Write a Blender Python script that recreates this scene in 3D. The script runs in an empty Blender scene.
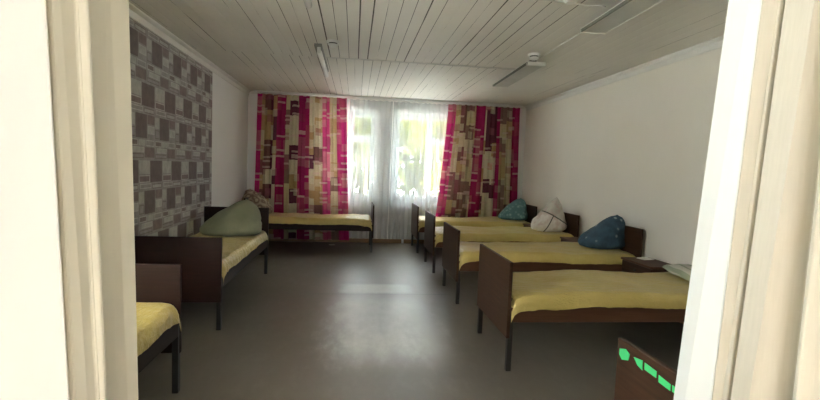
import bpy, bmesh, math, random
from mathutils import Vector, Matrix, noise

S = bpy.context.scene
COL = S.collection
PI = math.pi
random.seed(5)

# ------------------------------------------------------------------ camera
F_PX, YAW, PITCH, ROLL, CAM_H = 455.0, 0.1219, 0.0680, 0.0380, 1.40
_cy, _sy, _cp, _sp = math.cos(YAW), math.sin(YAW), math.cos(PITCH), math.sin(PITCH)
FW = Vector((_sy * _cp, _cy * _cp, -_sp))
_r = Vector((_cy, -_sy, 0)); _u = _r.cross(FW)
RT = math.cos(ROLL) * _r + math.sin(ROLL) * _u
UP = -math.sin(ROLL) * _r + math.cos(ROLL) * _u
CAM = Vector((0, 0, CAM_H))

def at(px, py, axis, val):
    """world point on the plane axis = val that the photograph shows at pixel (px, py); used to read off real positions"""
    d = FW + RT * ((px - 410) / F_PX) - UP * ((py - 200) / F_PX)
    return CAM + d * ((val - CAM[axis]) / d[axis])

cd = bpy.data.cameras.new('camera'); cam = bpy.data.objects.new('camera', cd); COL.objects.link(cam)
cd.sensor_width = 36.0; cd.lens = F_PX / 820 * 36.0; cd.clip_start = 0.02; cd.clip_end = 300
cam.matrix_world = Matrix(((RT.x, UP.x, -FW.x, 0), (RT.y, UP.y, -FW.y, 0), (RT.z, UP.z, -FW.z, CAM_H), (0, 0, 0, 1)))
S.camera = cam

# ------------------------------------------------------------------ room
XL, XR, YN, YB, H = -1.92, 3.21, 0.75, 8.46, 2.672

# ------------------------------------------------------------------ materials
class NT:
    def __init__(s, name):
        s.m = bpy.data.materials.new(name); s.m.use_nodes = True
        s.t = s.m.node_tree; s.t.nodes.clear()
        s.out = s.n('ShaderNodeOutputMaterial')
    def n(s, typ, **kw):
        nd = s.t.nodes.new(typ)
        for k, v in kw.items():
            if k.startswith('i_'):
                nd.inputs[k[2:].replace('_', ' ')].default_value = v
            else:
                setattr(nd, k, v)
        return nd
    def l(s, a, b): s.t.links.new(a, b)
    def math(s, op, a, b=None, c=None):
        nd = s.n('ShaderNodeMath', operation=op)
        for i, v in enumerate((a, b, c)):
            if v is None: continue
            if isinstance(v, (int, float)): nd.inputs[i].default_value = v
            else: s.l(v, nd.inputs[i])
        return nd.outputs[0]
    def mix(s, f, a, b, blend='MIX'):
        nd = s.n('ShaderNodeMix', data_type='RGBA', blend_type=blend)
        for sock, v in ((nd.inputs[0], f), (nd.inputs[6], a), (nd.inputs[7], b)):
            if isinstance(v, (int, float)): sock.default_value = v
            elif isinstance(v, tuple): sock.default_value = v if len(v) == 4 else (*v, 1)
            else: s.l(v, sock)
        return nd.outputs[2]
    def ramp(s, fac, stops, interp='LINEAR'):
        nd = s.n('ShaderNodeValToRGB'); cr = nd.color_ramp; cr.interpolation = interp
        while len(cr.elements) > 1: cr.elements.remove(cr.elements[-1])
        for i, (p, c) in enumerate(stops):
            e = cr.elements[0] if i == 0 else cr.elements.new(p)
            e.position = p; e.color = c if len(c) == 4 else (*c, 1)
        if fac is not None: s.l(fac, nd.inputs[0])
        return nd
    def noise(s, vec, scale, detail=3, rough=.55, dim='3D'):
        nd = s.n('ShaderNodeTexNoise', noise_dimensions=dim); nd.inputs['Scale'].default_value = scale
        nd.inputs['Detail'].default_value = detail; nd.inputs['Roughness'].default_value = rough
        if vec is not None: s.l(vec, nd.inputs['Vector'])
        return nd.outputs[0]
    def obj(s): return s.n('ShaderNodeTexCoord').outputs['Object']
    def mapping(s, vec, scale=(1, 1, 1), loc=(0, 0, 0)):
        nd = s.n('ShaderNodeMapping'); nd.inputs['Scale'].default_value = scale; nd.inputs['Location'].default_value = loc
        s.l(vec, nd.inputs[0]); return nd.outputs[0]
    def bump(s, h, strength, dist=.01):
        nd = s.n('ShaderNodeBump'); nd.inputs['Strength'].default_value = strength; nd.inputs['Distance'].default_value = dist
        s.l(h, nd.inputs['Height']); return nd.outputs[0]
    def pbr(s, base, rough=.5, normal=None, **kw):
        p = s.n('ShaderNodeBsdfPrincipled')
        if isinstance(base, tuple): p.inputs['Base Color'].default_value = (*base, 1) if len(base) == 3 else base
        else: s.l(base, p.inputs['Base Color'])
        if isinstance(rough, (int, float)): p.inputs['Roughness'].default_value = rough
        else: s.l(rough, p.inputs['Roughness'])
        if normal is not None: s.l(normal, p.inputs['Normal'])
        for k, v in kw.items(): p.inputs[k].default_value = v
        s.l(p.outputs[0], s.out.inputs[0]); return p

def simple(name, col, rough=.5, var=.08, scale=6, bump=0, **kw):
    t = NT(name); v = t.obj(); n = t.noise(v, scale, 4)
    a = tuple(max(0, c * (1 - var)) for c in col); b = tuple(min(1, c * (1 + var)) for c in col)
    c = t.ramp(n, [(.3, a), (.7, b)]).outputs[0]
    nm = t.bump(t.noise(v, scale * 12, 3), bump, .003) if bump else None
    t.pbr(c, rough, nm, **kw); return t.m

def wood(name, c0, c1, rough=.4):
    t = NT(name); v = t.obj()
    n = t.noise(t.mapping(v, (3, 3, 55)), 1.2, 5, .6)
    n2 = t.noise(v, 2.5, 2)
    c = t.ramp(n, [(.25, c0), (.75, c1)]).outputs[0]
    c = t.mix(t.math('MULTIPLY', n2, .5), c, c0)
    t.pbr(c, rough, t.bump(n, .06, .002), **{'Specular IOR Level': .22}); return t.m

M = {}
M['wood'] = wood('brown_laminate', (.034, .015, .008), (.075, .034, .018), .5)
M['edge'] = wood('brown_edge', (.08, .034, .018), (.13, .06, .033), .5)
M['leg'] = simple('dark_metal_leg', (.018, .015, .014), .45)
M['wall'] = simple('white_plaster', (.82, .81, .79), .85, .02, 1.2, .12)
M['wallcream'] = simple('cream_plaster', (.82, .785, .715), .85, .02, 1.2, .12)
M['midwood'] = wood('mahogany_laminate', (.030, .010, .006), (.062, .022, .013), .5)
M['darkwood'] = wood('dark_mahogany_laminate', (.013, .004, .003), (.026, .009, .006), .5)
M['trimwhite'] = simple('white_trim_paint', (.74, .73, .69), .55, .03)
M['framewhite'] = simple('white_window_paint', (.56, .58, .59), .4, .03)
M['jamb'] = simple('cream_door_paint', (.66, .63, .53), .5, .02, 2, .05)
M['jambcool'] = simple('white_door_paint', (.84, .84, .82), .45, .02, 2, .03)
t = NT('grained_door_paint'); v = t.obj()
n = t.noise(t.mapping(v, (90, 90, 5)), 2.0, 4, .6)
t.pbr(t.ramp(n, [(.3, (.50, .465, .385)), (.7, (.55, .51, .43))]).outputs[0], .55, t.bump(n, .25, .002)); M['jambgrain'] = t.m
M['mattress'] = simple('mattress_ticking', (.10, .075, .045), .9, .2, 12, .2)
M['metalwhite'] = simple('white_enamel', (.70, .70, .68), .4, .03)
M['radiator'] = simple('radiator_enamel', (.62, .63, .63), .45, .03)
M['lampwhite'] = simple('lamp_housing', (.66, .66, .60), .45, .04)
M['lampgrey'] = simple('lamp_reflector_grey', (.50, .50, .45), .5, .05, 5)
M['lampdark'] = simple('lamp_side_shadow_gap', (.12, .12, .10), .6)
M['tube'] = simple('unlit_tube_glass', (.95, .95, .93), .25, .01)
M['battengrey'] = simple('batten_shade_grey', (.22, .22, .20), .6)  # shadow beside the tube painted in as a dark grey batten
M['plastic'] = simple('white_plastic', (.72, .72, .69), .4, .02)
M['plasticdark'] = simple('dark_plastic', (.05, .05, .05), .5)
M['cable'] = simple('painted_cable', (.60, .59, .55), .6)
M['paper'] = simple('paper', (.78, .77, .72), .8, .03)
M['green'] = simple('green_sticker', (.06, .62, .20), .45, .05, 20)
M['skirt'] = simple('ochre_skirting', (.22, .13, .06), .55, .15)
M['bark'] = simple('bark', (.12, .09, .06), .9, .3)
M['paving'] = simple('pale_paving', (.50, .49, .46), .9, .1, 2)
M['corridorfloor'] = simple('corridor_floor_paint', (.36, .30, .22), .5, .08, 3)
M['lawn'] = simple('lawn', (.16, .24, .06), .9, .3, 3)
M['foundation'] = simple('facade', (.5, .48, .44), .9)

# satin
t = NT('gold_satin'); v = t.obj()
big = t.noise(v, 3.0, 3); fine = t.noise(t.mapping(v, (6, 16, 8)), 2.2, 5, .6)
c = t.ramp(big, [(.3, (.44, .335, .095)), (.7, (.55, .43, .145))]).outputs[0]
t.pbr(c, .33, t.bump(fine, .8, .025), **{'Sheen Weight': .08, 'Sheen Roughness': .35, 'Specular IOR Level': .9, 'Specular Tint': (1, .93, .7, 1)}); M['satin'] = t.m

# worn linoleum
t = NT('worn_linoleum'); v = t.obj()
n1 = t.noise(v, .9, 4, .6); n2 = t.noise(t.mapping(v, (5, 2.2, 1)), 2.0, 5, .65)
c = t.ramp(n1, [(.25, (.098, .082, .066)), (.75, (.150, .131, .110))]).outputs[0]
c = t.mix(t.math('MULTIPLY', t.ramp(n2, [(.5, (0, 0, 0)), (.75, (1, 1, 1))]).outputs[0], .35), c, (.21, .20, .18))
sx = t.n('ShaderNodeSeparateXYZ'); t.l(v, sx.inputs[0])
def band(val, a, b, soft):
    lo = t.n('ShaderNodeMapRange', interpolation_type='SMOOTHSTEP'); lo.inputs[1].default_value = a - soft; lo.inputs[2].default_value = a + soft
    hi = t.n('ShaderNodeMapRange', interpolation_type='SMOOTHSTEP'); hi.inputs[1].default_value = b - soft; hi.inputs[2].default_value = b + soft
    t.l(val, lo.inputs[0]); t.l(val, hi.inputs[0])
    return t.math('SUBTRACT', lo.outputs[0], hi.outputs[0])
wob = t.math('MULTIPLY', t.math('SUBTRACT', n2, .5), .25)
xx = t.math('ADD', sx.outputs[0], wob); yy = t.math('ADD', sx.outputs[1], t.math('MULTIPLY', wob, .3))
# the scuffed, worn patch in the middle of the room, window sheen painted in as paler colour, and the sheet joint across it
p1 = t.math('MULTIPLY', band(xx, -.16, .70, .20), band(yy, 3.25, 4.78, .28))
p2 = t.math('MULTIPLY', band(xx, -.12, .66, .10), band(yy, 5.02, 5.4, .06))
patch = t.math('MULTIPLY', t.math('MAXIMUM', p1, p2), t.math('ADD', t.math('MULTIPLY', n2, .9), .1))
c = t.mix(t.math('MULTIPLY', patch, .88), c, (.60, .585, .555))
seam = t.math('MULTIPLY', band(sx.outputs[1], 4.96, 4.985, .006), band(sx.outputs[0], -.4, 1.1, .05))
c = t.mix(t.math('MULTIPLY', seam, .7), c, (.04, .036, .032))
rr = t.math('ADD', t.math('MULTIPLY', n2, .25), .27)
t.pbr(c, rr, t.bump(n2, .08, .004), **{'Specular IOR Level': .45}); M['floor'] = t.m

# painted ceiling boards
t = NT('painted_boards'); v = t.obj(); sx = t.n('ShaderNodeSeparateXYZ'); t.l(v, sx.inputs[0])
far = t.math('GREATER_THAN', sx.outputs[1], 5.54)
X = t.math('ADD', sx.outputs[0], t.math('MULTIPLY', far, .043))
X = t.math('ADD', X, t.math('MULTIPLY', t.math('SUBTRACT', t.noise(t.mapping(v, (.6, .3, 1)), 1.0, 1), .5), .02))
q = t.math('DIVIDE', X, .108)
idx = t.math('FLOOR', t.math('ADD', q, .5))
dist = t.math('MULTIPLY', t.math('ABSOLUTE', t.math('SUBTRACT', q, idx)), .108)
wn = t.n('ShaderNodeTexWhiteNoise', noise_dimensions='2D'); cv = t.n('ShaderNodeCombineXYZ'); t.l(idx, cv.inputs[0]); t.l(far, cv.inputs[1]); t.l(cv.outputs[0], wn.inputs[0])
rnd = wn.outputs[0]
# gaps on the far right of the room are mostly filled with paint
fade = t.n('ShaderNodeMapRange'); fade.inputs[1].default_value = .7; fade.inputs[2].default_value = 2.2; fade.inputs[3].default_value = 0; fade.inputs[4].default_value = .60
t.l(sx.outputs[0], fade.inputs[0])
fadel = t.n('ShaderNodeMapRange'); fadel.inputs[1].default_value = -.3; fadel.inputs[2].default_value = -1.3; fadel.inputs[3].default_value = 0; fadel.inputs[4].default_value = .42
t.l(sx.outputs[0], fadel.inputs[0])
along = t.noise(t.mapping(v, (5.5, .75, 1)), 1.7, 3, .6)
w = t.math('SUBTRACT', t.math('ADD', t.math('MULTIPLY', rnd, .80), t.math('MULTIPLY', along, 1.3)), t.math('ADD', t.math('ADD', fade.outputs[0], fadel.outputs[0]), .66))
w = t.math('MAXIMUM', t.math('MULTIPLY', w, .0085), 0.0)
w = t.math('MINIMUM', w, t.math('ADD', .0026, t.math('MULTIPLY', t.math('GREATER_THAN', rnd, .86), .0035)))
inside = t.math('LESS_THAN', dist, w)
joint = t.math('LESS_THAN', t.math('ABSOLUTE', t.math('SUBTRACT', sx.outputs[1], 5.54)), t.math('MULTIPLY', t.math('SUBTRACT', t.noise(v, 2.6, 3), .33), .028))
joint = t.math('MULTIPLY', joint, t.math('MULTIPLY', t.math('GREATER_THAN', sx.outputs[0], -.4), t.math('LESS_THAN', sx.outputs[0], 1.95)))
gap = t.math('MAXIMUM', inside, joint)
n = t.noise(v, 1.1, 4)
wn2 = t.n('ShaderNodeTexWhiteNoise', noise_dimensions='1D'); t.l(t.math('FLOOR', q), wn2.inputs['W'])
base = t.ramp(n, [(.3, (.67, .645, .59)), (.7, (.73, .705, .65))]).outputs[0]
base = t.mix(t.math('MULTIPLY', wn2.outputs[0], .10), base, (.57, .55, .50))
c = t.mix(gap, base, (.06, .05, .04))
ramp = t.n('ShaderNodeMapRange'); ramp.inputs[1].default_value = 0; ramp.inputs[2].default_value = .012; t.l(dist, ramp.inputs[0])
t.pbr(c, .7, t.bump(ramp.outputs[0], .35, .004)); M['ceiling'] = t.m

# wallpaper of mixed stone blocks
t = NT('stone_block_wallpaper'); v = t.obj(); sx = t.n('ShaderNodeSeparateXYZ'); t.l(v, sx.inputs[0])
Y, Z = sx.outputs[1], sx.outputs[2]
PW, PH = .50, .70
row = t.math('FLOOR', t.math('DIVIDE', Z, PH))
fz = t.math('FRACT', t.math('DIVIDE', Z, PH))
fy = t.math('FRACT', t.math('ADD', t.math('DIVIDE', Y, PW), t.math('MULTIPLY', row, .34)))
def rect(y0, y1, z0, z1):
    a = t.math('MULTIPLY', t.math('GREATER_THAN', fy, y0), t.math('LESS_THAN', fy, y1))
    return t.math('MULTIPLY', a, t.math('MULTIPLY', t.math('GREATER_THAN', fz, z0), t.math('LESS_THAN', fz, z1)))
MAU, MAU2, LGT, MID, OUT = (.175, .130, .130), (.235, .185, .180), (.47, .46, .43), (.34, .315, .305), (.53, .51, .485)
c = t.mix(0.0, MID, MID)
for y0, y1, z0, z1, col, edge in (
        (.02, .44, .80, .98, LGT, None), (.02, .44, .69, .785, MAU2, OUT), (.46, .98, .69, .98, MAU, None),
        (.05, .50, .61, .675, MID, OUT), (.55, .96, .60, .665, LGT, MAU2),
        (.22, .66, .27, .58, MAU, None), (.68, .98, .46, .58, MAU2, None), (.00, .19, .42, .57, LGT, None), (.70, .98, .33, .44, LGT, OUT), (.01, .20, .28, .40, MID, MAU2),
        (.02, .30, .17, .25, MAU2, OUT), (.33, .60, .17, .25, LGT, None), (.63, .97, .17, .25, MID, OUT),
        (.10, .55, .085, .155, LGT, OUT), (.58, .98, .02, .155, MAU2, None), (.02, .54, .01, .07, MID, MAU2)):
    if edge:
        c = t.mix(rect(y0, y1, z0, z1), c, edge); y0 += .016; y1 -= .016; z0 += .0115; z1 -= .0115
    c = t.mix(rect(y0, y1, z0, z1), c, col)
blot = t.noise(v, 14, 4, .65)
c = t.mix(.5, c, t.ramp(blot, [(.3, (.28, .27, .27)), (.7, (.62, .61, .60))]).outputs[0], 'OVERLAY')
t.pbr(c, .8, t.bump(blot, .15, .003)); M['wallpaper'] = t.m

# patchwork curtain cloth, stripes by a list of bolt positions
def curtain_mat(name, stops, seed):
    t = NT(name); uv = t.n('ShaderNodeTexCoord').outputs['UV']; sx = t.n('ShaderNodeSeparateXYZ'); t.l(uv, sx.inputs[0])
    U, V = sx.outputs[0], sx.outputs[1]
    rp = t.ramp(U, stops, 'CONSTANT'); base = rp.outputs[0]; pr = rp.outputs[1]
    def cells(nu, hv, so):
        ci = t.math('FLOOR', t.math('MULTIPLY', U, nu))
        w1 = t.n('ShaderNodeTexWhiteNoise', noise_dimensions='1D'); t.l(t.math('ADD', ci, seed + so), w1.inputs['W'])
        ri = t.math('FLOOR', t.math('ADD', t.math('DIVIDE', V, hv), w1.outputs[0]))
        cvn = t.n('ShaderNodeCombineXYZ'); t.l(ci, cvn.inputs[0]); t.l(ri, cvn.inputs[1]); cvn.inputs[2].default_value = seed + so
        w3 = t.n('ShaderNodeTexWhiteNoise', noise_dimensions='3D'); t.l(cvn.outputs[0], w3.inputs[0])
        return w3.outputs[0]
    a = cells(11, .26, 0.3); b = cells(17, .13, 7.7); d = cells(13, .035, 3.1)
    PUR, TAN, CRM = (.13, .04, .065), (.40, .26, .13), (.58, .51, .37)
    colA = t.ramp(a, [(0, PUR), (.33, TAN), (.5, CRM)], 'CONSTANT').outputs[0]
    fa = t.math('MULTIPLY', t.math('LESS_THAN', a, .60), pr)
    c = t.mix(fa, base, colA)
    colB = t.ramp(b, [(0, (.30, .10, .13)), (.12, CRM), (.25, (.62, .28, .20))], 'CONSTANT').outputs[0]
    fb = t.math('MULTIPLY', t.math('LESS_THAN', b, .26), t.math('ADD', t.math('MULTIPLY', pr, .55), .10))
    c = t.mix(fb, c, colB)
    c = t.mix(t.math('MULTIPLY', t.math('LESS_THAN', d, .10), .6), c, (.62, .46, .40))
    weave = t.noise(uv, 60, 3)
    c = t.mix(.25, c, t.ramp(weave, [(.3, (.35, .35, .35)), (.7, (.65, .65, .65))]).outputs[0], 'OVERLAY')
    df = t.n('ShaderNodeBsdfDiffuse'); tr = t.n('ShaderNodeBsdfTranslucent'); t.l(c, df.inputs[0]); t.l(c, tr.inputs[0])
    mx = t.n('ShaderNodeMixShader'); mx.inputs[0].default_value = .10
    t.l(df.outputs[0], mx.inputs[1]); t.l(tr.outputs[0], mx.inputs[2]); t.l(mx.outputs[0], t.out.inputs[0])
    return t.m
MAG, CRI, PNK = (.52, .03, .185, .22), (.33, .02, .105, .12), (.60, .07, .23, .25)
BEI, CR, TN = (.54, .44, .27, .75), (.60, .53, .38, 1), (.44, .30, .15, .8)
M['curtainA'] = curtain_mat('patchwork_curtain_a', [(0, MAG), (.055, TN), (.15, CR), (.225, CRI), (.32, BEI), (.36, CR), (.455, CRI), (.575, CR), (.64, TN), (.715, PNK), (.80, BEI), (.885, MAG)], 1.0)
M['curtainB'] = curtain_mat('patchwork_curtain_b', [(0, MAG), (.12, BEI), (.18, TN), (.26, BEI), (.39, CRI), (.52, CR), (.68, CRI), (.73, BEI), (.89, CRI)], 5.0)

# sheer
t = NT('sheer_voile')
df = t.n('ShaderNodeBsdfDiffuse'); tl = t.n('ShaderNodeBsdfTranslucent'); tp = t.n('ShaderNodeBsdfTransparent')
df.inputs[0].default_value = (.76, .78, .80, 1); tl.inputs[0].default_value = (.76, .78, .80, 1)
m1 = t.n('ShaderNodeMixShader'); m1.inputs[0].default_value = .03; t.l(df.outputs[0], m1.inputs[1]); t.l(tl.outputs[0], m1.inputs[2])
m2 = t.n('ShaderNodeMixShader'); m2.inputs[0].default_value = .60; t.l(tp.outputs[0], m2.inputs[1]); t.l(m1.outputs[0], m2.inputs[2]); t.l(m2.outputs[0], t.out.inputs[0]); M['sheer'] = t.m
# window glass
t = NT('window_glass'); tp = t.n('ShaderNodeBsdfTransparent'); gl = t.n('ShaderNodeBsdfGlossy'); gl.inputs['Roughness'].default_value = .02
tp.inputs[0].default_value = (.95, .97, .96, 1)
m2 = t.n('ShaderNodeMixShader'); m2.inputs[0].default_value = .06; t.l(tp.outputs[0], m2.inputs[1]); t.l(gl.outputs[0], m2.inputs[2]); t.l(m2.outputs[0], t.out.inputs[0]); M['glass'] = t.m
# leaves
def leafmat(name, a, b):
    t = NT(name); n = t.noise(t.obj(), 3, 3); c = t.ramp(n, [(.3, a), (.7, b)]).outputs[0]
    df = t.n('ShaderNodeBsdfDiffuse'); tl = t.n('ShaderNodeBsdfTranslucent'); t.l(c, df.inputs[0]); t.l(c, tl.inputs[0])
    mx = t.n('ShaderNodeMixShader'); mx.inputs[0].default_value = .4; t.l(df.outputs[0], mx.inputs[1]); t.l(tl.outputs[0], mx.inputs[2]); t.l(mx.outputs[0], t.out.inputs[0]); return t.m
M['leafA'] = leafmat('leaf_yellow_green', (.045, .050, .010), (.10, .092, .02))
M['leafB'] = leafmat('leaf_green', (.022, .03, .010), (.055, .06, .018))

# pillows
M['p_green'] = simple('sage_cotton', (.235, .24, .16), .85, .10, 7, .25)
t = NT('floral_cotton'); v = t.obj(); vo = t.n('ShaderNodeTexVoronoi'); vo.inputs['Scale'].default_value = 11; t.l(v, vo.inputs['Vector'])
c = t.ramp(vo.outputs['Distance'], [(0, (.42, .36, .26)), (.26, (.34, .27, .18)), (.40, (.13, .075, .05)), (.52, (.22, .15, .10)), (.8, (.40, .34, .25))]).outputs[0]
t.pbr(c, .85); M['p_floral'] = t.m
t = NT('teal_print'); v = t.obj(); vo = t.n('ShaderNodeTexVoronoi'); vo.inputs['Scale'].default_value = 16; t.l(v, vo.inputs['Vector'])
c = t.ramp(vo.outputs['Distance'], [(0, (.42, .52, .50)), (.22, (.22, .36, .36)), (.5, (.10, .21, .23))]).outputs[0]
t.pbr(c, .85); M['p_teal'] = t.m
t = NT('blue_floral'); v = t.obj(); vo = t.n('ShaderNodeTexVoronoi'); vo.inputs['Scale'].default_value = 9; t.l(v, vo.inputs['Vector'])
n = t.noise(v, 9, 4)
c = t.ramp(n, [(.35, (.014, .038, .066)), (.65, (.032, .078, .122))]).outputs[0]
sxz = t.n('ShaderNodeSeparateXYZ'); t.l(v, sxz.inputs[0])
spot = t.ramp(vo.outputs['Distance'], [(.10, (1, 1, 1)), (.22, (0, 0, 0))]).outputs[0]
c = t.mix(t.math('MULTIPLY', spot, .6), c, (.42, .48, .50))
t.pbr(c, .85); M['p_blue'] = t.m
t = NT('white_banded_cotton'); v = t.obj(); sxz = t.n('ShaderNodeSeparateXYZ'); t.l(v, sxz.inputs[0])
n = t.noise(v, 12, 3)
zz = t.math('ADD', sxz.outputs[2], t.math('MULTIPLY', sxz.outputs[0], .55))
fr = t.math('ABSOLUTE', t.math('SUBTRACT', zz, .235)); line = t.math('LESS_THAN', fr, .010)
z2 = t.math('SUBTRACT', sxz.outputs[2], t.math('MULTIPLY', sxz.outputs[0], 1.6))
line2 = t.math('LESS_THAN', t.math('ABSOLUTE', t.math('SUBTRACT', z2, .22)), .014)
ln = t.math('MAXIMUM', line, t.math('MULTIPLY', line2, t.math('LESS_THAN', zz, .24)))
c = t.ramp(n, [(.35, (.62, .57, .52)), (.7, (.74, .70, .66))]).outputs[0]
c = t.mix(t.math('MULTIPLY', t.math('GREATER_THAN', zz, .245), .5), c, (.40, .38, .32))
pk = t.ramp(t.noise(v, 7, 2), [(.52, (0, 0, 0)), (.6, (1, 1, 1))]).outputs[0]
c = t.mix(t.math('MULTIPLY', pk, .5), c, (.50, .34, .30))
c = t.mix(ln, c, (.10, .09, .08)); t.pbr(c, .85); M['p_white'] = t.m
t = NT('pale_striped_cotton'); v = t.obj(); sxz = t.n('ShaderNodeSeparateXYZ'); t.l(v, sxz.inputs[0])
st = t.math('GREATER_THAN', t.math('FRACT', t.math('MULTIPLY', sxz.outputs[0], 11)), .72)
c = t.mix(st, (.62, .60, .52), (.36, .40, .30)); t.pbr(c, .85); M['p_pale'] = t.m

# ------------------------------------------------------------------ mesh helpers
def box(bm, x0, x1, y0, y1, z0, z1, bev=0.0, seg=2):
    r = bmesh.ops.create_cube(bm, size=1.0)
    bmesh.ops.scale(bm, vec=(x1 - x0, y1 - y0, z1 - z0), verts=r['verts'])
    bmesh.ops.translate(bm, vec=((x0 + x1) / 2, (y0 + y1) / 2, (z0 + z1) / 2), verts=r['verts'])
    if bev > 0:
        es = {e for v in r['verts'] for e in v.link_edges}
        bmesh.ops.bevel(bm, geom=list(es), offset=bev, segments=seg, affect='EDGES', profile=.5)
    return bm

def cyl(bm, p0, p1, r0, r1=None, seg=20):
    r1 = r0 if r1 is None else r1
    p0, p1 = Vector(p0), Vector(p1); d = (p1 - p0); L = d.length
    q = d.to_track_quat('Z', 'Y').to_matrix().to_4x4()
    bmesh.ops.create_cone(bm, cap_ends=True, segments=seg, radius1=r0, radius2=r1, depth=L, matrix=Matrix.Translation((p0 + p1) / 2) @ q)
    return bm

def tube(bm, pts, r, seg=8):
    pts = [Vector(p) for p in pts]; rings = []
    for i, p in enumerate(pts):
        d = (pts[min(i + 1, len(pts) - 1)] - pts[max(i - 1, 0)]).normalized()
        a = Vector((0, 0, 1)) if abs(d.z) < .9 else Vector((1, 0, 0))
        e1 = d.cross(a).normalized(); e2 = d.cross(e1)
        rings.append([bm.verts.new(p + r * (math.cos(2 * PI * k / seg) * e1 + math.sin(2 * PI * k / seg) * e2)) for k in range(seg)])
    for a, b in zip(rings, rings[1:]):
        for k in range(seg): bm.faces.new((a[k], a[(k + 1) % seg], b[(k + 1) % seg], b[k]))
    bm.faces.new(rings[0][::-1]); bm.faces.new(rings[-1]); return bm

def obj(name, bm, mat, parent=None, smooth=False, kind=None, label=None):
    me = bpy.data.meshes.new(name)
    bmesh.ops.recalc_face_normals(bm, faces=bm.faces[:])
    bm.to_mesh(me); bm.free()
    me.materials.append(M[mat])
    for p in me.polygons: p.use_smooth = smooth
    o = bpy.data.objects.new(name, me); COL.objects.link(o)
    if parent is not None: o.parent = parent
    if kind: o['kind'] = kind
    if label: o['label'] = label
    return o

def B(*a, **k): return box(bmesh.new(), *a, **k)

def thing(name, label, cat, loc=(0, 0, 0), rot=0, group=None):
    o = bpy.data.objects.new(name, None); COL.objects.link(o); o.empty_display_size = .1
    o.location = loc; o.rotation_euler = (0, 0, rot); o['label'] = label; o['category'] = cat
    if group: o['group'] = group
    return o

def tag(o, label, cat, group=None):
    o['label'] = label; o['category'] = cat
    if group: o['group'] = group
    return o

def struct(name, bm, mat, parent=None):
    return obj(name, bm, mat, parent, kind='structure' if parent is None else None)

# ------------------------------------------------------------------ shell
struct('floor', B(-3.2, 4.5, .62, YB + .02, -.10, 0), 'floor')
struct('floor_corridor', B(-3.2, 4.5, -2.3, .62, -.10, 0), 'corridorfloor')
struct('ceiling', B(-3.4, 4.7, -2.3, YB + .36, H, H + .12), 'ceiling')
SW = (1.00, 2.45, .88, 2.42)        # side window added for fill light, unseen behind the door frame
bm = box(bmesh.new(), XL - .2, XL, YN - .01, SW[0], 0, H); box(bm, XL - .2, XL, SW[1], YB, 0, H)
box(bm, XL - .2, XL, SW[0], SW[1], 0, SW[2]); box(bm, XL - .2, XL, SW[0], SW[1], SW[3], H)
wl = struct('wall_left', bm, 'wall')
bm = bmesh.new(); f = .05
for y0, y1, z0, z1 in ((SW[0], SW[0] + f, SW[2], SW[3]), (SW[1] - f, SW[1], SW[2], SW[3]), (1.70, 1.75, SW[2], SW[3])): box(bm, XL - .14, XL - .08, y0, y1, z0, z1, .004)
for z0, z1 in ((SW[2], SW[2] + f), (SW[3] - f, SW[3])): box(bm, XL - .14, XL - .08, SW[0] + f, SW[1] - f, z0, z1, .004)
w3 = struct('added_side_window', bm, 'framewhite')
for y0, y1 in ((SW[0] + f, 1.70), (1.75, SW[1] - f)): obj('pane', B(XL - .112, XL - .108, y0 - .004, y1 + .004, SW[2] + f - .004, SW[3] - f + .004), 'glass', w3)
obj('window_sill', B(XL - .08, XL + .05, SW[0] - .04, SW[1] + .04, SW[2] - .03, SW[2], .006), 'framewhite', w3)
struct('wallpaper', B(XL, XL + .003, 2.75, 6.41, .08, 2.583), 'wallpaper', wl)['label'] = 'grey and mauve stone-block wallpaper panel'
struct('wall_right', B(XR, XR + .2, YN - .01, YB, 0, H), 'wallcream')

# back wall with two window openings
W1, W2, WZ0, WZ1 = (-.80, .37), (.71, 1.88), .80, 2.43
bm = bmesh.new()
for x0, x1 in ((XL - .2, W1[0]), (W1[1], W2[0]), (W2[1], XR + .2)): box(bm, x0, x1, YB, YB + .36, 0, H)
for a, b in (W1, W2):
    box(bm, a, b, YB, YB + .36, 0, WZ0); box(bm, a, b, YB, YB + .36, WZ1, H)
struct('wall_back', bm, 'wall')

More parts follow.
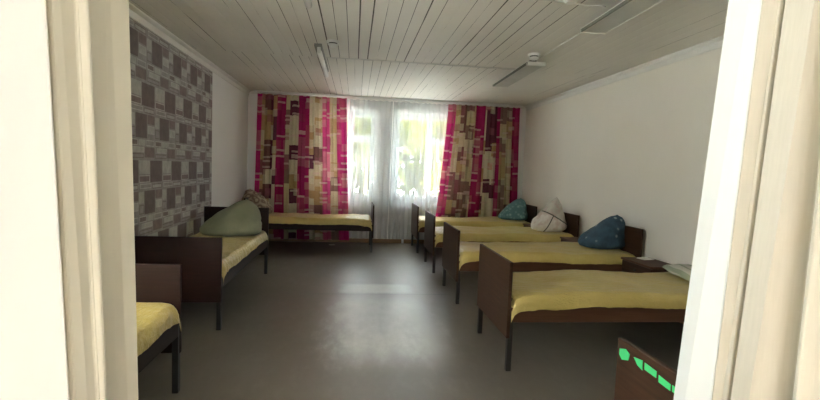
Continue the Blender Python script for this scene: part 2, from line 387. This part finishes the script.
def window(name, x0, x1, sashes, radiator=False):
    """sashes: list of (x0, x1, transom?)"""
    y0, y1 = YB + .14, YB + .20
    bm = bmesh.new(); f = .045
    box(bm, x0, x0 + f, y0, y1, WZ0, WZ1, .005); box(bm, x1 - f, x1, y0, y1, WZ0, WZ1, .005)
    box(bm, x0 + f, x1 - f, y0, y1, WZ0, WZ0 + f, .005); box(bm, x0 + f, x1 - f, y0, y1, WZ1 - f, WZ1, .005)
    w = struct(name, bm, 'framewhite')
    for i, (a, b, tr) in enumerate(sashes):
        bm = bmesh.new(); s = .05; z0, z1 = WZ0 + f, WZ1 - f
        box(bm, a, a + s, y0 - .012, y1 - .01, z0, z1, .004); box(bm, b - s, b, y0 - .012, y1 - .01, z0, z1, .004)
        box(bm, a + s, b - s, y0 - .012, y1 - .01, z0, z0 + s, .004); box(bm, a + s, b - s, y0 - .012, y1 - .01, z1 - s, z1, .004)
        if tr:
            box(bm, a + s, b - s, y0 - .014, y1 - .01, 1.87, 1.99, .004)
        sh = obj('sash', bm, 'framewhite', w)
        for zz in ([(z0 + s, 1.87), (1.99, z1 - s)] if tr else [(z0 + s, z1 - s)]):
            obj('pane', B(a + s - .004, b - s + .004, y0 + .018, y0 + .022, zz[0] - .004, zz[1] + .004), 'glass', sh)
        obj('handle', cyl(box(bmesh.new(), a + .012, a + .032, y0 - .03, y0 - .012, 1.42, 1.52, .003), (a + .022, y0 - .028, 1.47), (a + .022, y0 - .05, 1.47), .007), 'metalwhite', sh)
    obj('window_sill', B(x0 - .04, x1 + .04, YB - .02, YB + .15, WZ0 - .035, WZ0, .008), 'framewhite', w)
    obj('reveal_board', B(x0, x0 + .006, YB + .004, y0, WZ0, WZ1), 'framewhite', w)
    return w
window('window_1', *W1, [(-.755, -.10, False), (-.10, .325, True)])
window('window_2', *W2, [(.755, 1.39, False), (1.39, 1.835, True)])

# near wall with the doorway: the two jambs follow the stepped frame the photo shows
def loft(lines, z0=0.0, z1=2.12):
    """closed prism through plan points; each line is (top px at y=0, bottom px at y=400, depth) or a plain (x, y)"""
    bm = bmesh.new(); lo, hi = [], []
    for ln in lines:
        if len(ln) == 3:
            a, b = at(ln[0], 0, 1, ln[2]), at(ln[1], 400, 1, ln[2])
            f = lambda z: a.x + (b.x - a.x) * (z - a.z) / (b.z - a.z)
            lo.append(bm.verts.new((f(z0), ln[2], z0))); hi.append(bm.verts.new((f(z1), ln[2], z1)))
        else:
            lo.append(bm.verts.new((*ln, z0))); hi.append(bm.verts.new((*ln, z1)))
    n = len(lines)
    for i in range(n):
        j = (i + 1) % n
        bm.faces.new((lo[i], lo[j], hi[j], hi[i]))
    bm.faces.new(lo[::-1]); bm.faces.new(hi)
    es = [e for e in bm.edges if abs((e.verts[0].co - e.verts[1].co).normalized().z) > .9]
    bmesh.ops.bevel(bm, geom=es, offset=.0035, segments=2, affect='EDGES', profile=.5)
    return bm
bm = bmesh.new()
box(bm, XL - .2, -.50, .60, YN, 0, H); box(bm, .82, XR + .2, .60, YN, 0, H); box(bm, -.50, .82, .60, YN, 2.12, H)
wn_ = struct('wall_near', bm, 'wall')
trim1 = struct('trim_1', loft([(-.52, YN), (130, 139.5, YN), (104.5, 117.5, .69), (88, 106.5, .632), (75, 97.5, .628), (52, 74, .59), (-.52, .59)]), 'jamb')
struct('casing', loft([(46, 69.5, .588), (46, 69.5, .566), (-60, -30, .55), (-.95, .55), (-.95, .588)]), 'jambcool', trim1)
trim2 = struct('trim_2', loft([(.84, YN), (728, 672.5, YN), (761.5, 711, .635), (.84, .635)]), 'jambcool')
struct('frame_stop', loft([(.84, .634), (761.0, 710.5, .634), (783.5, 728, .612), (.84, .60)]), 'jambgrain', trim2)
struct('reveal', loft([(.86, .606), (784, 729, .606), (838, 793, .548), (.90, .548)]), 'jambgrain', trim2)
struct('casing', loft([(838, 792, .546), (841, 795, .528), (856, 810, .522), (.98, .520), (.98, .546)]), 'jamb', trim2)
# corridor the camera stands in
bm = bmesh.new()
CW = (-.05, .90, 1.42, 2.20)          # unglazed opening added behind the camera to bring in daylight
box(bm, -3.2, CW[0], -2.25, -2.0, 0, H); box(bm, CW[1], 4.5, -2.25, -2.0, 0, H)
box(bm, CW[0], CW[1], -2.25, -2.0, 0, CW[2]); box(bm, CW[0], CW[1], -2.25, -2.0, CW[3], H)
box(bm, -3.3, -3.2, -2.25, .75, 0, H); box(bm, 4.5, 4.6, -2.25, .75, 0, H)
box(bm, -3.2, XL - .2, .60, .75, 0, H); box(bm, XR + .2, 4.5, .60, .75, 0, H)
struct('wall_corridor', bm, 'wall')

# crown trims and skirtings
def crown(bm, x, s):
    prof = [(0, 0), (0, -.085), (.010, -.085), (.014, -.03), (.045, -.010), (.05, 0)]
    lo = [bm.verts.new((x + s * a, YN, H + b)) for a, b in prof]; hi = [bm.verts.new((x + s * a, YB, H + b)) for a, b in prof]
    for i in range(len(prof)):
        j = (i + 1) % len(prof); bm.faces.new((lo[i], lo[j], hi[j], hi[i]))
    bm.faces.new(lo); bm.faces.new(hi); return bm
struct('trim_3', crown(bmesh.new(), XL, 1), 'trimwhite')
struct('trim_4', crown(bmesh.new(), XR, -1), 'trimwhite')
struct('trim_5', B(XL + .05, XR - .05, YB - .03, YB, H - .05, H, .004), 'trimwhite')
struct('baseboard_left', B(XL, XL + .018, YN, YB, 0, .08, .004), 'skirt')
struct('baseboard_right', B(XR - .018, XR, YN, YB, 0, .08, .004), 'skirt')
struct('baseboard_back', B(XL + .018, XR - .018, YB - .022, YB, 0, .075, .004), 'skirt')

# ------------------------------------------------------------------ beds
BL, HW = 2.07, .39
def bedspread_mesh(seed, sag=0.0):
    bm = bmesh.new(); nx, ny = 96, 56
    x0, x1 = .028, BL - .03
    grid = []
    for i in range(nx + 1):
        u = i / nx; row = []
        for j in range(ny + 1):
            s = -1 + 2 * j / ny; a = abs(s)
            # cross profile: flat top, rounded shoulder, short skirt
            if a < .80:
                y = s / .80 * .335; z = .0
                z -= .012 * (a / .8) ** 3
            else:
                k = (a - .80) / .20; th = k * PI / 2 * 1.0
                y = math.copysign(.335 + .056 * math.sin(min(th * 1.15, PI / 2)), s); z = -.012 - .105 * (1 - math.cos(th)) * 1.0
            x = x0 + (x1 - x0) * u
            end = min(x - x0, x1 - x); 
            if end < .07: z -= .075 * (1 - math.sqrt(max(0, 1 - (1 - end / .07) ** 2)))
            p = Vector((x * 1.7, y * 2.2, seed * 9.1))
            z += .022 * noise.noise(p) + .010 * noise.noise(p * 3.1)
            edge = max(0, (a - .72) / .28)
            rip = noise.noise(Vector((x * 14, seed * 3.3, s * 2))) * .6 + noise.noise(Vector((x * 33, seed * 5.3, s * 2))) * .4
            y += math.copysign(.014 * edge * rip, s)
            z += .008 * edge * rip
            foot = max(0, 1 - (x - x0) / .22)
            y += math.copysign(.016 * foot * edge * math.sin(x * 120 + 2 * rip), s)
            z -= .025 * foot * edge
            z -= sag * math.sin(u * PI)
            row.append(bm.verts.new((x, y, .572 + z)))
        grid.append(row)
    for i in range(nx):
        for j in range(ny): bm.faces.new((grid[i][j], grid[i + 1][j], grid[i + 1][j + 1], grid[i][j + 1]))
    return bm

def bed(label, loc, rot, seed, sag=0.0, wd='wood'):
    r = thing('single_bed', label, 'bed', loc, rot, 'wooden single beds in the dormitory')
    obj('footboard', B(0, .024, -HW, HW, .24, .78, .003), wd, r)
    obj('headboard', B(BL - .024, BL, -HW, HW, .24, .84, .003), wd, r)
    for x in (.024, BL - .024 - .034):
        for s in (-1, 1):
            y = s * (HW - .022)
            obj('leg', B(x - .012 if x < 1 else x + .012, x + .024 if x < 1 else x + .046, y - .018, y + .018, 0, .42, .003), 'leg', r)
    for s in (-1, 1):
        obj('side_rail', B(.0245, BL - .0245, *sorted((s * (HW - .004), s * (HW - .024))), .352, .458, .003), 'edge' if wd == 'wood' else wd, r)  # lighter wood on brown beds: light falling on the rails put into colour
    obj('bed_base', B(.03, BL - .03, -HW + .03, HW - .03, .372, .392), 'edge', r)
    bm = bmesh.new(); r_ = bmesh.ops.create_cube(bm, size=1)
    bmesh.ops.subdivide_edges(bm, edges=bm.edges[:], cuts=6, use_grid_fill=True)
    for v in bm.verts:
        v.co.x = BL / 2 + v.co.x * (BL - .07); v.co.y *= 2 * HW - .075; v.co.z = .455 + v.co.z * .12 - sag * math.sin(v.co.x / BL * PI)
    m = obj('mattress', bm, 'mattress', r, True)
    obj('bedspread', bedspread_mesh(seed, sag), 'satin', m, True, label='gold satin bedspread')
    return r

XF = 1.085
bed('wooden bed with gold bedspread and flat striped pillow, foot towards the middle of the floor', (XF, 3.40, 0), 0, 1)
bed('wooden bed with gold bedspread carrying the dark blue pillow', (XF - .005, 4.99, 0), 0, 2)
bed('wooden bed with gold bedspread carrying the peaked white pillow', (XF - .015, 6.40, 0), 0, 3)
bed('wooden bed with gold bedspread carrying the teal pillow, in front of patchwork curtain', (XF - .04, 7.84, 0), 0, 4)
r0 = bed('brown wooden bed with bright green stickers on its footboard, close to the doorway', (1.03, 1.222, 0), 0, 5)
bed('dark wooden bed carrying the grey-green pillow, along the stone-patterned wallpaper', (-1.46, 3.85, 0), PI / 2, 6, wd='darkwood')
bed('dark wooden bed without a pillow, partly hidden behind the cream door frame', (-1.405, 2.84, 0), -PI / 2, 7, wd='darkwood')
bed('dark wooden bed standing lengthwise under the window, patterned pillow at its head', (.33, 7.84, 0), PI, 8, .012, 'darkwood')

# stickers on the nearest footboard
for poly in ([(620, 348.5), (626, 349), (630, 354.5), (628.5, 360.5), (622, 359.5), (619.5, 354)],
             [(634, 357), (643, 360.5), (642.5, 370.5), (637.5, 365)],
             [(645, 362.5), (656.8, 371.5), (656.3, 378), (644.7, 369.5)],
             [(659, 375), (671, 384.5), (670.5, 391), (658.7, 382)],
             [(672.5, 385), (680, 390.5), (680, 397.5), (672.3, 391.5)]):
    bm = bmesh.new()
    pts = [at(px, py, 0, 1.029) - Vector((1.03, 1.222, 0)) for px, py in poly]
    f = bm.faces.new([bm.verts.new(p) for p in pts])
    ex = bmesh.ops.extrude_face_region(bm, geom=[f]); 
    for v in ex['geom']:
        if isinstance(v, bmesh.types.BMVert): v.co.x -= .0015
    obj('sticker', bm, 'green', r0, label='bright green sticker')

# ------------------------------------------------------------------ pillows
def peak_pillow(mat, label, cx, cy, W, T, Ht, apex, seed, rot=0, z=.575, lean=0.0, power=.75):
    """a pillow set up on its long edge with one corner pulled up to a soft peak"""
    bm = bmesh.new(); nv, na = 26, 48; rings = []
    for i in range(nv + 1):
        v = i / nv
        prof = (1 - v ** 1.35) ** power
        low = 1 - .16 * max(0, 1 - v / .16) ** 2
        hw = W / 2 * prof * low + .018; hd = T / 2 * (1 - v ** 1.6) ** .8 * low + .012
        ring = []
        for k in range(na):
            a = 2 * PI * k / na; c, s = math.cos(a), math.sin(a)
            e = 2 / 2.5
            x = hw * math.copysign(abs(c) ** e, c); y = hd * math.copysign(abs(s) ** e, s)
            p = Vector((x, y, v * Ht))
            nrm = Vector((c, s, 0))
            d = .028 * noise.noise(p * 5 + Vector((seed * 7, 0, 0))) + .012 * noise.noise(p * 14 + Vector((0, seed * 3, 0)))
            p += nrm * d * (.4 + prof)
            p.z = v * Ht + .012 * noise.noise(p * 6) * (1 if v > .05 else 0)
            p.x += apex * v ** 1.25; p.y += lean * v ** 1.2
            ring.append(bm.verts.new(p))
        rings.append(ring)
    for a, b in zip(rings, rings[1:]):
        for k in range(na): bm.faces.new((a[k], a[(k + 1) % na], b[(k + 1) % na], b[k]))
    bm.faces.new(rings[0][::-1])
    top = bm.verts.new(sum((v.co for v in rings[-1]), Vector()) / na + Vector((0, 0, .012)))
    for k in range(na): bm.faces.new((rings[-1][k], rings[-1][(k + 1) % na], top))
    o = obj('pillow', bm, mat, None, True)
    o.location = (cx, cy, z); o.rotation_euler = (0, 0, rot)
    tag(o, label, 'pillow', 'pillows on the beds'); return o

peak_pillow('p_green', 'plain grey-green pillow slumped on the bed by the stone-patterned wallpaper', -1.415, 5.42, .66, .44, .385, .16, 1, rot=.06, lean=.12, power=.62)
peak_pillow('p_floral', 'brown and cream patterned pillow at the head of the bed under the window', -1.60, 7.84, .50, .5, .385, -.13, 2, rot=0, power=.6)
peak_pillow('p_blue', 'dark blue flowered pillow on the bed near a small brown nightstand', 2.885, 5.00, .46, .44, .37, .19, 3, rot=0, power=.55)
peak_pillow('p_white', 'peaked white pillow with dark bands', 2.85, 6.42, .47, .46, .48, .12, 4, rot=0, power=.9)
peak_pillow('p_teal', 'teal speckled pillow on the bed in front of the patchwork curtain', 2.83, 7.86, .48, .46, .37, .14, 5, rot=0, power=.6)
# flat folded pillow on the nearest full bed
bm = bmesh.new(); nx, ny = 30, 24; g = {}
for side in (0, 1):
    for i in range(nx + 1):
        for j in range(ny + 1):
            u, v = -1 + 2 * i / nx, -1 + 2 * j / ny
            if side and (i in (0, nx) or j in (0, ny)): g[side, i, j] = g[0, i, j]; continue
            th = ((1 - u ** 4) * (1 - v ** 4)) ** .5
            z = .055 * th * (1 if side else -.6)
            z += .010 * noise.noise(Vector((u * 3, v * 3, 4.4)))
            g[side, i, j] = bm.verts.new((u * .21 * (1 - .06 * v * v), v * .30 * (1 - .06 * u * u), z))
for side in (0, 1):
    for i in range(nx):
        for j in range(ny):
            q = [g[side, i, j], g[side, i + 1, j], g[side, i + 1, j + 1], g[side, i, j + 1]]
            bm.faces.new(q if side else q[::-1])
o = obj('pillow', bm, 'p_pale', None, True); o.location = (2.90, 3.44, .602); o.rotation_euler = (0, .02, -.22)
tag(o, 'pale striped folded pillow lying flat, cut off by the door frame', 'pillow', 'pillows on the beds')

# ------------------------------------------------------------------ nightstands
def nightstand(label, x0, x1, y0, y1, zt=.545):
    r = thing('nightstand', label, 'nightstand', ((x0 + x1) / 2, (y0 + y1) / 2, 0), 0, 'brown nightstands between the beds')
    w, d = (x1 - x0) / 2, (y1 - y0) / 2
    obj('top', B(-w - .012, w, -d - .008, d + .008, zt - .022, zt, .003), 'edge', r)
    bm = bmesh.new()
    box(bm, -w + .018, w, -d, -d + .018, .08, zt - .022); box(bm, -w + .018, w, d - .018, d, .08, zt - .022)
    box(bm, w - .008, w, -d + .018, d - .018, .08, zt - .022); box(bm, -w + .018, w - .008, -d + .018, d - .018, .08, .098)
    obj('carcass', bm, 'wood', r)
    dr = obj('drawer', B(-w, -w + .0175, -d + .003, d - .003, zt - .15, zt - .027, .003), 'wood', r)
    obj('knob', cyl(bmesh.new(), (-w - .018, 0, zt - .09), (-w, 0, zt - .09), .011), 'leg', dr)
    do = obj('door', B(-w, -w + .0175, -d + .003, d - .003, .085, zt - .155, .003), 'wood', r)
    obj('knob', cyl(bmesh.new(), (-w - .018, d - .05, .3), (-w, d - .05, .3), .011), 'leg', do)
    for sx_ in (-w + .035, w - .02):
        for sy_ in (-d + .02, d - .02):
            obj('leg', B(sx_ - .014, sx_ + .014, sy_ - .014, sy_ + .014, 0, .08), 'leg', r)
    return r
nightstand('brown nightstand with a white paper on top, nearest the doorway', 2.87, 3.185, 4.03, 4.52)
nightstand('brown nightstand between the blue pillow and the white pillow', 2.85, 3.185, 5.49, 5.95)
nightstand('brown nightstand between the white pillow and the teal pillow', 2.85, 3.185, 6.90, 7.36, .555)
bm = box(bmesh.new(), -.07, .07, -.05, .05, 0, .006, .001); box(bm, -.066, .062, -.044, .048, .006, .011, .001)
o = obj('paper', bm, 'paper'); o.location = (3.07, 4.42, .5455); o.rotation_euler = (0, 0, .2)
tag(o, 'small folded white paper on the brown nightstand', 'paper')
bm = box(bmesh.new(), -.05, .05, -.03, .03, 0, .012, .003)
o = obj('paper', bm, 'paper'); q = at(332, 245, 2, 0); o.location = (q.x, q.y, .0005); o.rotation_euler = (0, 0, .3)
tag(o, 'white scrap on the floor under the bed by the window', 'paper scrap')

# ------------------------------------------------------------------ curtains
def drape(name, mat, xl, xr, y, amp, nfold, seed, top=2.615, hem=.06, nx=420, nz=40, parent=None, top_pinch=.5, irregular=1.0):
    """xl, xr: (top, hem) edges"""
    bm = bmesh.new(); uvl = bm.loops.layers.uv.new('UVMap'); g = []; uvs = {}
    for i in range(nx + 1):
        u = i / nx; col = []
        for k in range(nz + 1):
            w = k / nz; z = top + (hem - top) * w
            a, b = xl[0] + (xl[1] - xl[0]) * w ** 1.3, xr[0] + (xr[1] - xr[0]) * w ** 1.3
            ph = 2 * PI * nfold * (u + irregular * .045 * noise.noise(Vector((u * 4.2, seed, w * .5))))
            am = amp * (top_pinch + (1 - top_pinch) * min(1, w * 2.2)) * (.75 + .5 * noise.noise(Vector((u * 5, seed + 3, w * .8))))
            x = a + (b - a) * u + am * .35 * math.sin(2 * ph + 1)
            v = bm.verts.new((x, y + am * math.sin(ph) + .3 * am * math.sin(2.3 * ph + w), z + .004 * math.cos(ph) * (1 - w)))
            uvs[v] = (u, z); col.append(v)
        g.append(col)
    for i in range(nx):
        for k in range(nz):
            f = bm.faces.new((g[i][k], g[i + 1][k], g[i + 1][k + 1], g[i][k + 1]))
            for lp in f.loops: lp[uvl].uv = uvs[lp.vert]
    return obj(name, bm, mat, parent, True)
cA = thing('curtain', 'magenta and beige patchwork curtain hanging above the patterned pillow', 'curtain', (-.95, 8.34, 0), 0, 'patchwork curtains')
o = drape('drape', 'curtainA', (-1.735, -1.80), (-.185, -.065), 8.318, .042, 12, 1.0, parent=cA); o.location = (.95, -8.34, 0)
cB = thing('curtain', 'magenta and beige patchwork curtain hanging behind the teal pillow', 'curtain', (2.3, 8.34, 0), 0, 'patchwork curtains')
o = drape('drape', 'curtainB', (1.66, 1.45), (3.03, 3.12), 8.318, .042, 12, 2.0, parent=cB); o.location = (-2.3, -8.34, 0)
sA = thing('sheer_curtain', 'white sheer curtain beside the foot of the bed under the window', 'sheer curtain', (.2, 8.40, 0), 0, 'white sheer curtains')
o = drape('drape', 'sheer', (-.95, -.95), (.645, .63), 8.397, .021, 15, 3.0, hem=.085, parent=sA); o.location = (-.2, -8.40, 0)
sB = thing('sheer_curtain', 'white sheer curtain in front of the radiator', 'sheer curtain', (1.2, 8.40, 0), 0, 'white sheer curtains')
o = drape('drape', 'sheer', (.66, .64), (2.1, 2.1), 8.396, .021, 15, 4.0, hem=.085, parent=sB); o.location = (-1.2, -8.40, 0)
# rail and hooks
rl = thing('curtain_rail', 'white curtain rail along the top of the window wall', 'curtain rail', (.65, 8.37, H))
obj('track', B(-2.45, 2.42, -.055, .05, -.03, -.001, .004), 'plastic', rl)
for (x0, x1) in ((-1.72, -.2), (1.68, 3.0)):
    for k in range(11):
        x = x0 + (x1 - x0) * k / 10 - .65
        obj('hook', tube(bmesh.new(), [(x, -.035, -.03), (x, -.035, -.05), (x + .006, -.035, -.06), (x, -.035, -.068)], .0035, 6), 'plastic', rl)

# ------------------------------------------------------------------ radiator
ra = thing('radiator', 'white ribbed radiator behind the sheer curtain under the window', 'radiator', (1.25, 8.435, 0))
for k in range(9):
    x = -.40 + k * .092
    bm = box(bmesh.new(), x, x + .078, -.012, .018, .22, .69, .012, 3)
    obj('rib', bm, 'radiator', ra, False)
for z in (.25, .66):
    obj('pipe', cyl(bmesh.new(), (-.45, .003, z), (.46, .003, z), .012), 'radiator', ra)

for x in (-.33, .38):
    obj('foot', B(x - .02, x + .02, -.01, .012, 0, .23, .003), 'radiator', ra)
obj('riser', cyl(cyl(bmesh.new(), (.46, .003, .66), (.60, .003, .66), .011), (.60, .003, 0), (.60, .003, .672), .011), 'radiator', ra)

# ------------------------------------------------------------------ ceiling fittings
def pan_light(label, xc, y0, y1, rot=0):
    L = (y1 - y0) / 2
    r = thing('ceiling_light', label, 'ceiling light', (xc, (y0 + y1) / 2, H), rot, 'twin-tube ceiling lights')
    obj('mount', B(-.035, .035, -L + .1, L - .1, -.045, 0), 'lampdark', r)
    bm = bmesh.new(); w = .108
    box(bm, -w, w, -L, L, -.052, -.045); box(bm, w - .008, w, -L, L, -.078, -.052)
    obj('housing', bm, 'lampwhite', r)
    obj('side_panel', B(-w, -w + .008, -L, L, -.078, -.052), 'lampdark', r)  # shadow line between fitting and ceiling painted in as a dark side
    obj('diffuser', B(-w + .0085, w - .0085, -L + .035, L - .035, -.076, -.0525, .004), 'lampgrey', r)
    for s in (-1, 1):
        obj('end_cap', B(-w, w, *sorted((s * L, s * (L - .034))), -.084, -.0525, .006), 'lampwhite', r)
    return r
pan_light('pan-shaped ceiling light nearer the patchwork curtains, beside a round detector', 1.965, 4.90, 6.30, -.03)
pan_light('pan-shaped ceiling light nearest the doorway, at the top edge of the photo', 1.925, 2.30, 3.72, -.03)
def batten(label, xc, y0, y1):
    y0 += .12; xc += .03
    L = (y1 - y0) / 2
    r = thing('tube_light', label, 'tube light', (xc, (y0 + y1) / 2, H), 0, 'bare tube lights')
    obj('batten', B(-.05, .03, -L, L, -.03, 0, .003), 'battengrey', r)
    for s in (-1, 1):
        obj('lamp_holder', B(-.018, .018, *sorted((s * L, s * (L - .03))), -.095, -.035, .004), 'plastic', r)
    obj('tube', cyl(bmesh.new(), (.005, -L + .03, -.085), (.005, L - .03, -.085), .027), 'tube', r, True)
    return r
batten('bare white tube light on the ceiling, whole, beside a small detector', -.445, 4.82, 6.22)
batten('bare white tube light on the ceiling, cut off by the top of the photo', -.415, 2.15, 3.58)
def detector(label, px, py):
    q = at(px, py, 2, H - .03)
    r = thing('smoke_detector', label, 'smoke detector', (q.x, q.y, H), 0, 'round ceiling detectors')
    obj('base', cyl(bmesh.new(), (0, 0, -.022), (0, 0, 0), .062, .066, 28), 'plastic', r, False)
    obj('vent_ring', cyl(bmesh.new(), (0, 0, -.036), (0, 0, -.022), .044, .044, 28), 'plasticdark', r)
    obj('cap', cyl(bmesh.new(), (0, 0, -.058), (0, 0, -.036), .036, .054, 28), 'plastic', r)
    return r
detector('small round ceiling detector beside the bare tube light', 333, 44)
detector('small round ceiling detector beside the pan-shaped light', 534, 57)
detector('round ceiling detector at the top edge of the photo', 571, -1)
def cable(label, pts, r=.006):
    o = obj('cable', tube(bmesh.new(), pts, r), 'cable', None, True); tag(o, label, 'cable', 'ceiling cables'); return o
zc = H - .007
def wob_line(a, b, n=24, amp=.012, seed=0):
    a, b = Vector(a), Vector(b); out = []
    d = (b - a).normalized(); nrm = Vector((-d.y, d.x, 0))
    for i in range(n + 1):
        t_ = i / n; out.append(a.lerp(b, t_) + nrm * amp * noise.noise(Vector((t_ * 6, seed, 0))))
    return out
cable('thin cable across the ceiling from the bare tube light to the pan-shaped light', wob_line((-.44, 5.50, zc), (1.92, 5.47, zc), 30, .02, 1))
cable('thin cable along the ceiling between the two pan-shaped lights', wob_line((1.97, 4.95, zc), (1.95, 3.66, zc), 16, .012, 2))
cable('thin cable at the round detector by the top edge of the photo', wob_line((1.2, 3.27, zc), (1.82, 3.30, zc), 16, .03, 3))

# ------------------------------------------------------------------ outdoors
struct('ground', B(-40, 44, -30, 60, -.95, -.85), 'paving')
def tree(label, x, y, h, cr, mat, seed, n=2600, low=.25):
    rnd_ = random.Random(seed)
    r = thing('tree', label, 'tree', (x, y, -.85), 0, 'trees outside the window')
    obj('trunk', cyl(bmesh.new(), (0, 0, 0), (.1, 0, h * .6), .13, .06, 10), 'bark', r)
    bm = bmesh.new()
    clumps = [(Vector((rnd_.gauss(0, .5), rnd_.gauss(0, .5), rnd_.uniform(low, 1))), rnd_.uniform(.3, .55)) for _ in range(16)]
    for _ in range(n):
        c, rad = rnd_.choice(clumps)
        d = Vector((rnd_.gauss(0, 1), rnd_.gauss(0, 1), rnd_.gauss(0, 1))).normalized() * rad * rnd_.random() ** .4
        p = Vector(((c.x + d.x) * cr, (c.y + d.y) * cr, h * c.z + d.z * cr * .8)); p.z = max(p.z, .05)
        s = rnd_.uniform(.06, .13)
        a = Vector((rnd_.gauss(0, 1), rnd_.gauss(0, 1), rnd_.gauss(0, 1))).normalized(); b = a.orthogonal().normalized()
        vs = [bm.verts.new(p + a * s), bm.verts.new(p + b * s * .6), bm.verts.new(p - a * s), bm.verts.new(p - b * s * .6)]
        bm.faces.new(vs)
    obj('foliage', bm, mat, r)
tree('yellow-green tree outside the window beyond the patterned-pillow bed', -3.8, 25, 6.5, 1.5, 'leafA', 1)
tree('bushy green tree outside, seen through the sheer curtain by the bed foot', .6, 27.2, 6.8, 1.5, 'leafB', 2)
tree('yellow-green tree outside, seen through the sheer curtain above the radiator', 4.6, 26, 6.5, 1.5, 'leafA', 3)
tree('tall green tree outside, behind the patchwork curtain beside the teal pillow', 8.6, 27, 7.0, 1.5, 'leafB', 4)

bm = bmesh.new(); rnd_ = random.Random(77)
for _ in range(9000):
    p = Vector((rnd_.uniform(-8, 16), 31 + rnd_.gauss(0, .5), rnd_.random() ** .9 * (6.4 + .8 * noise.noise(Vector((_ * .01, 0, 0))))))
    s_ = rnd_.uniform(.16, .34)
    a = Vector((rnd_.gauss(0, 1), rnd_.gauss(0, .5), rnd_.gauss(0, 1))).normalized(); b = a.orthogonal().normalized()
    bm.faces.new([bm.verts.new(p + a * s_), bm.verts.new(p + b * s_ * .7), bm.verts.new(p - a * s_), bm.verts.new(p - b * s_ * .7)])
o = obj('hedge', bm, 'leafB'); o.location = (0, 0, -.85)
tag(o, 'tall green hedge across the yard behind the trees', 'hedge')

# ------------------------------------------------------------------ light
w = bpy.data.worlds.new('overcast_sky'); S.world = w; w.use_nodes = True
nt = w.node_tree; nt.nodes.clear()
out = nt.nodes.new('ShaderNodeOutputWorld'); bg = nt.nodes.new('ShaderNodeBackground')
tc = nt.nodes.new('ShaderNodeTexCoord'); sp = nt.nodes.new('ShaderNodeSeparateXYZ'); nt.links.new(tc.outputs['Generated'], sp.inputs[0])
mr = nt.nodes.new('ShaderNodeMapRange'); mr.inputs[1].default_value = 0; mr.inputs[2].default_value = 1; mr.inputs[3].default_value = 5; mr.inputs[4].default_value = 17.0
nt.links.new(sp.outputs[2], mr.inputs[0]); nt.links.new(mr.outputs[0], bg.inputs['Strength'])
bg.inputs['Color'].default_value = (.93, .98, 1.0, 1); nt.links.new(bg.outputs[0], out.inputs[0])
for a, b in (W1, W2):      # sampling portals in the two window openings
    ld = bpy.data.lights.new('window_portal', 'AREA'); ld.shape = 'RECTANGLE'; ld.size = b - a; ld.size_y = WZ1 - WZ0
    lo = bpy.data.objects.new('window_portal', ld); COL.objects.link(lo); lo.location = ((a + b) / 2, YB + .37, (WZ0 + WZ1) / 2)
    lo.rotation_euler = (-PI / 2, 0, 0); ld.cycles.is_portal = True
ld = bpy.data.lights.new('added_opening_portal', 'AREA'); ld.shape = 'RECTANGLE'; ld.size = CW[1] - CW[0]; ld.size_y = CW[3] - CW[2]
lo = bpy.data.objects.new('added_opening_portal', ld); COL.objects.link(lo); lo.location = ((CW[0] + CW[1]) / 2, -2.26, (CW[2] + CW[3]) / 2)
lo.rotation_euler = (PI / 2, 0, 0); ld.cycles.is_portal = True
ld = bpy.data.lights.new('added_side_window_portal', 'AREA'); ld.shape = 'RECTANGLE'; ld.size = SW[3] - SW[2]; ld.size_y = SW[1] - SW[0]
lo = bpy.data.objects.new('added_side_window_portal', ld); COL.objects.link(lo); lo.location = (XL - .21, (SW[0] + SW[1]) / 2, (SW[2] + SW[3]) / 2)
lo.rotation_euler = (0, -PI / 2, 0); ld.cycles.is_portal = True
# the sun stands high behind the building: it lights the yard, not the room
sd = bpy.data.lights.new('sun', 'SUN'); sd.energy = 90; sd.angle = .01; sd.color = (1, .97, .92)
so = bpy.data.objects.new('sun', sd); COL.objects.link(so); so.rotation_euler = (math.radians(38), 0, math.radians(8))
# unseen lamps added at the corridor ceiling behind the camera, as weak fill
for x, e in ((.5, 2), (-1.6, 2)):
    ld = bpy.data.lights.new('corridor_fill', 'AREA'); ld.shape = 'RECTANGLE'; ld.size = 1.2; ld.size_y = .25; ld.energy = e; ld.color = (1.0, .95, .86)
    lo = bpy.data.objects.new('corridor_fill', ld); COL.objects.link(lo); lo.location = (x, -.9, H - .06)

S.view_settings.view_transform = 'Standard'; S.view_settings.look = 'None'
S.view_settings.gamma = 1.0; S.view_settings.use_curve_mapping = False; S.view_settings.exposure = 1.25
cy = S.cycles
cy.max_bounces = 14; cy.diffuse_bounces = 10; cy.glossy_bounces = 4; cy.transmission_bounces = 8; cy.transparent_max_bounces = 16
cy.use_denoising = True; cy.caustics_reflective = False; cy.caustics_refractive = False; cy.sample_clamp_indirect = 10
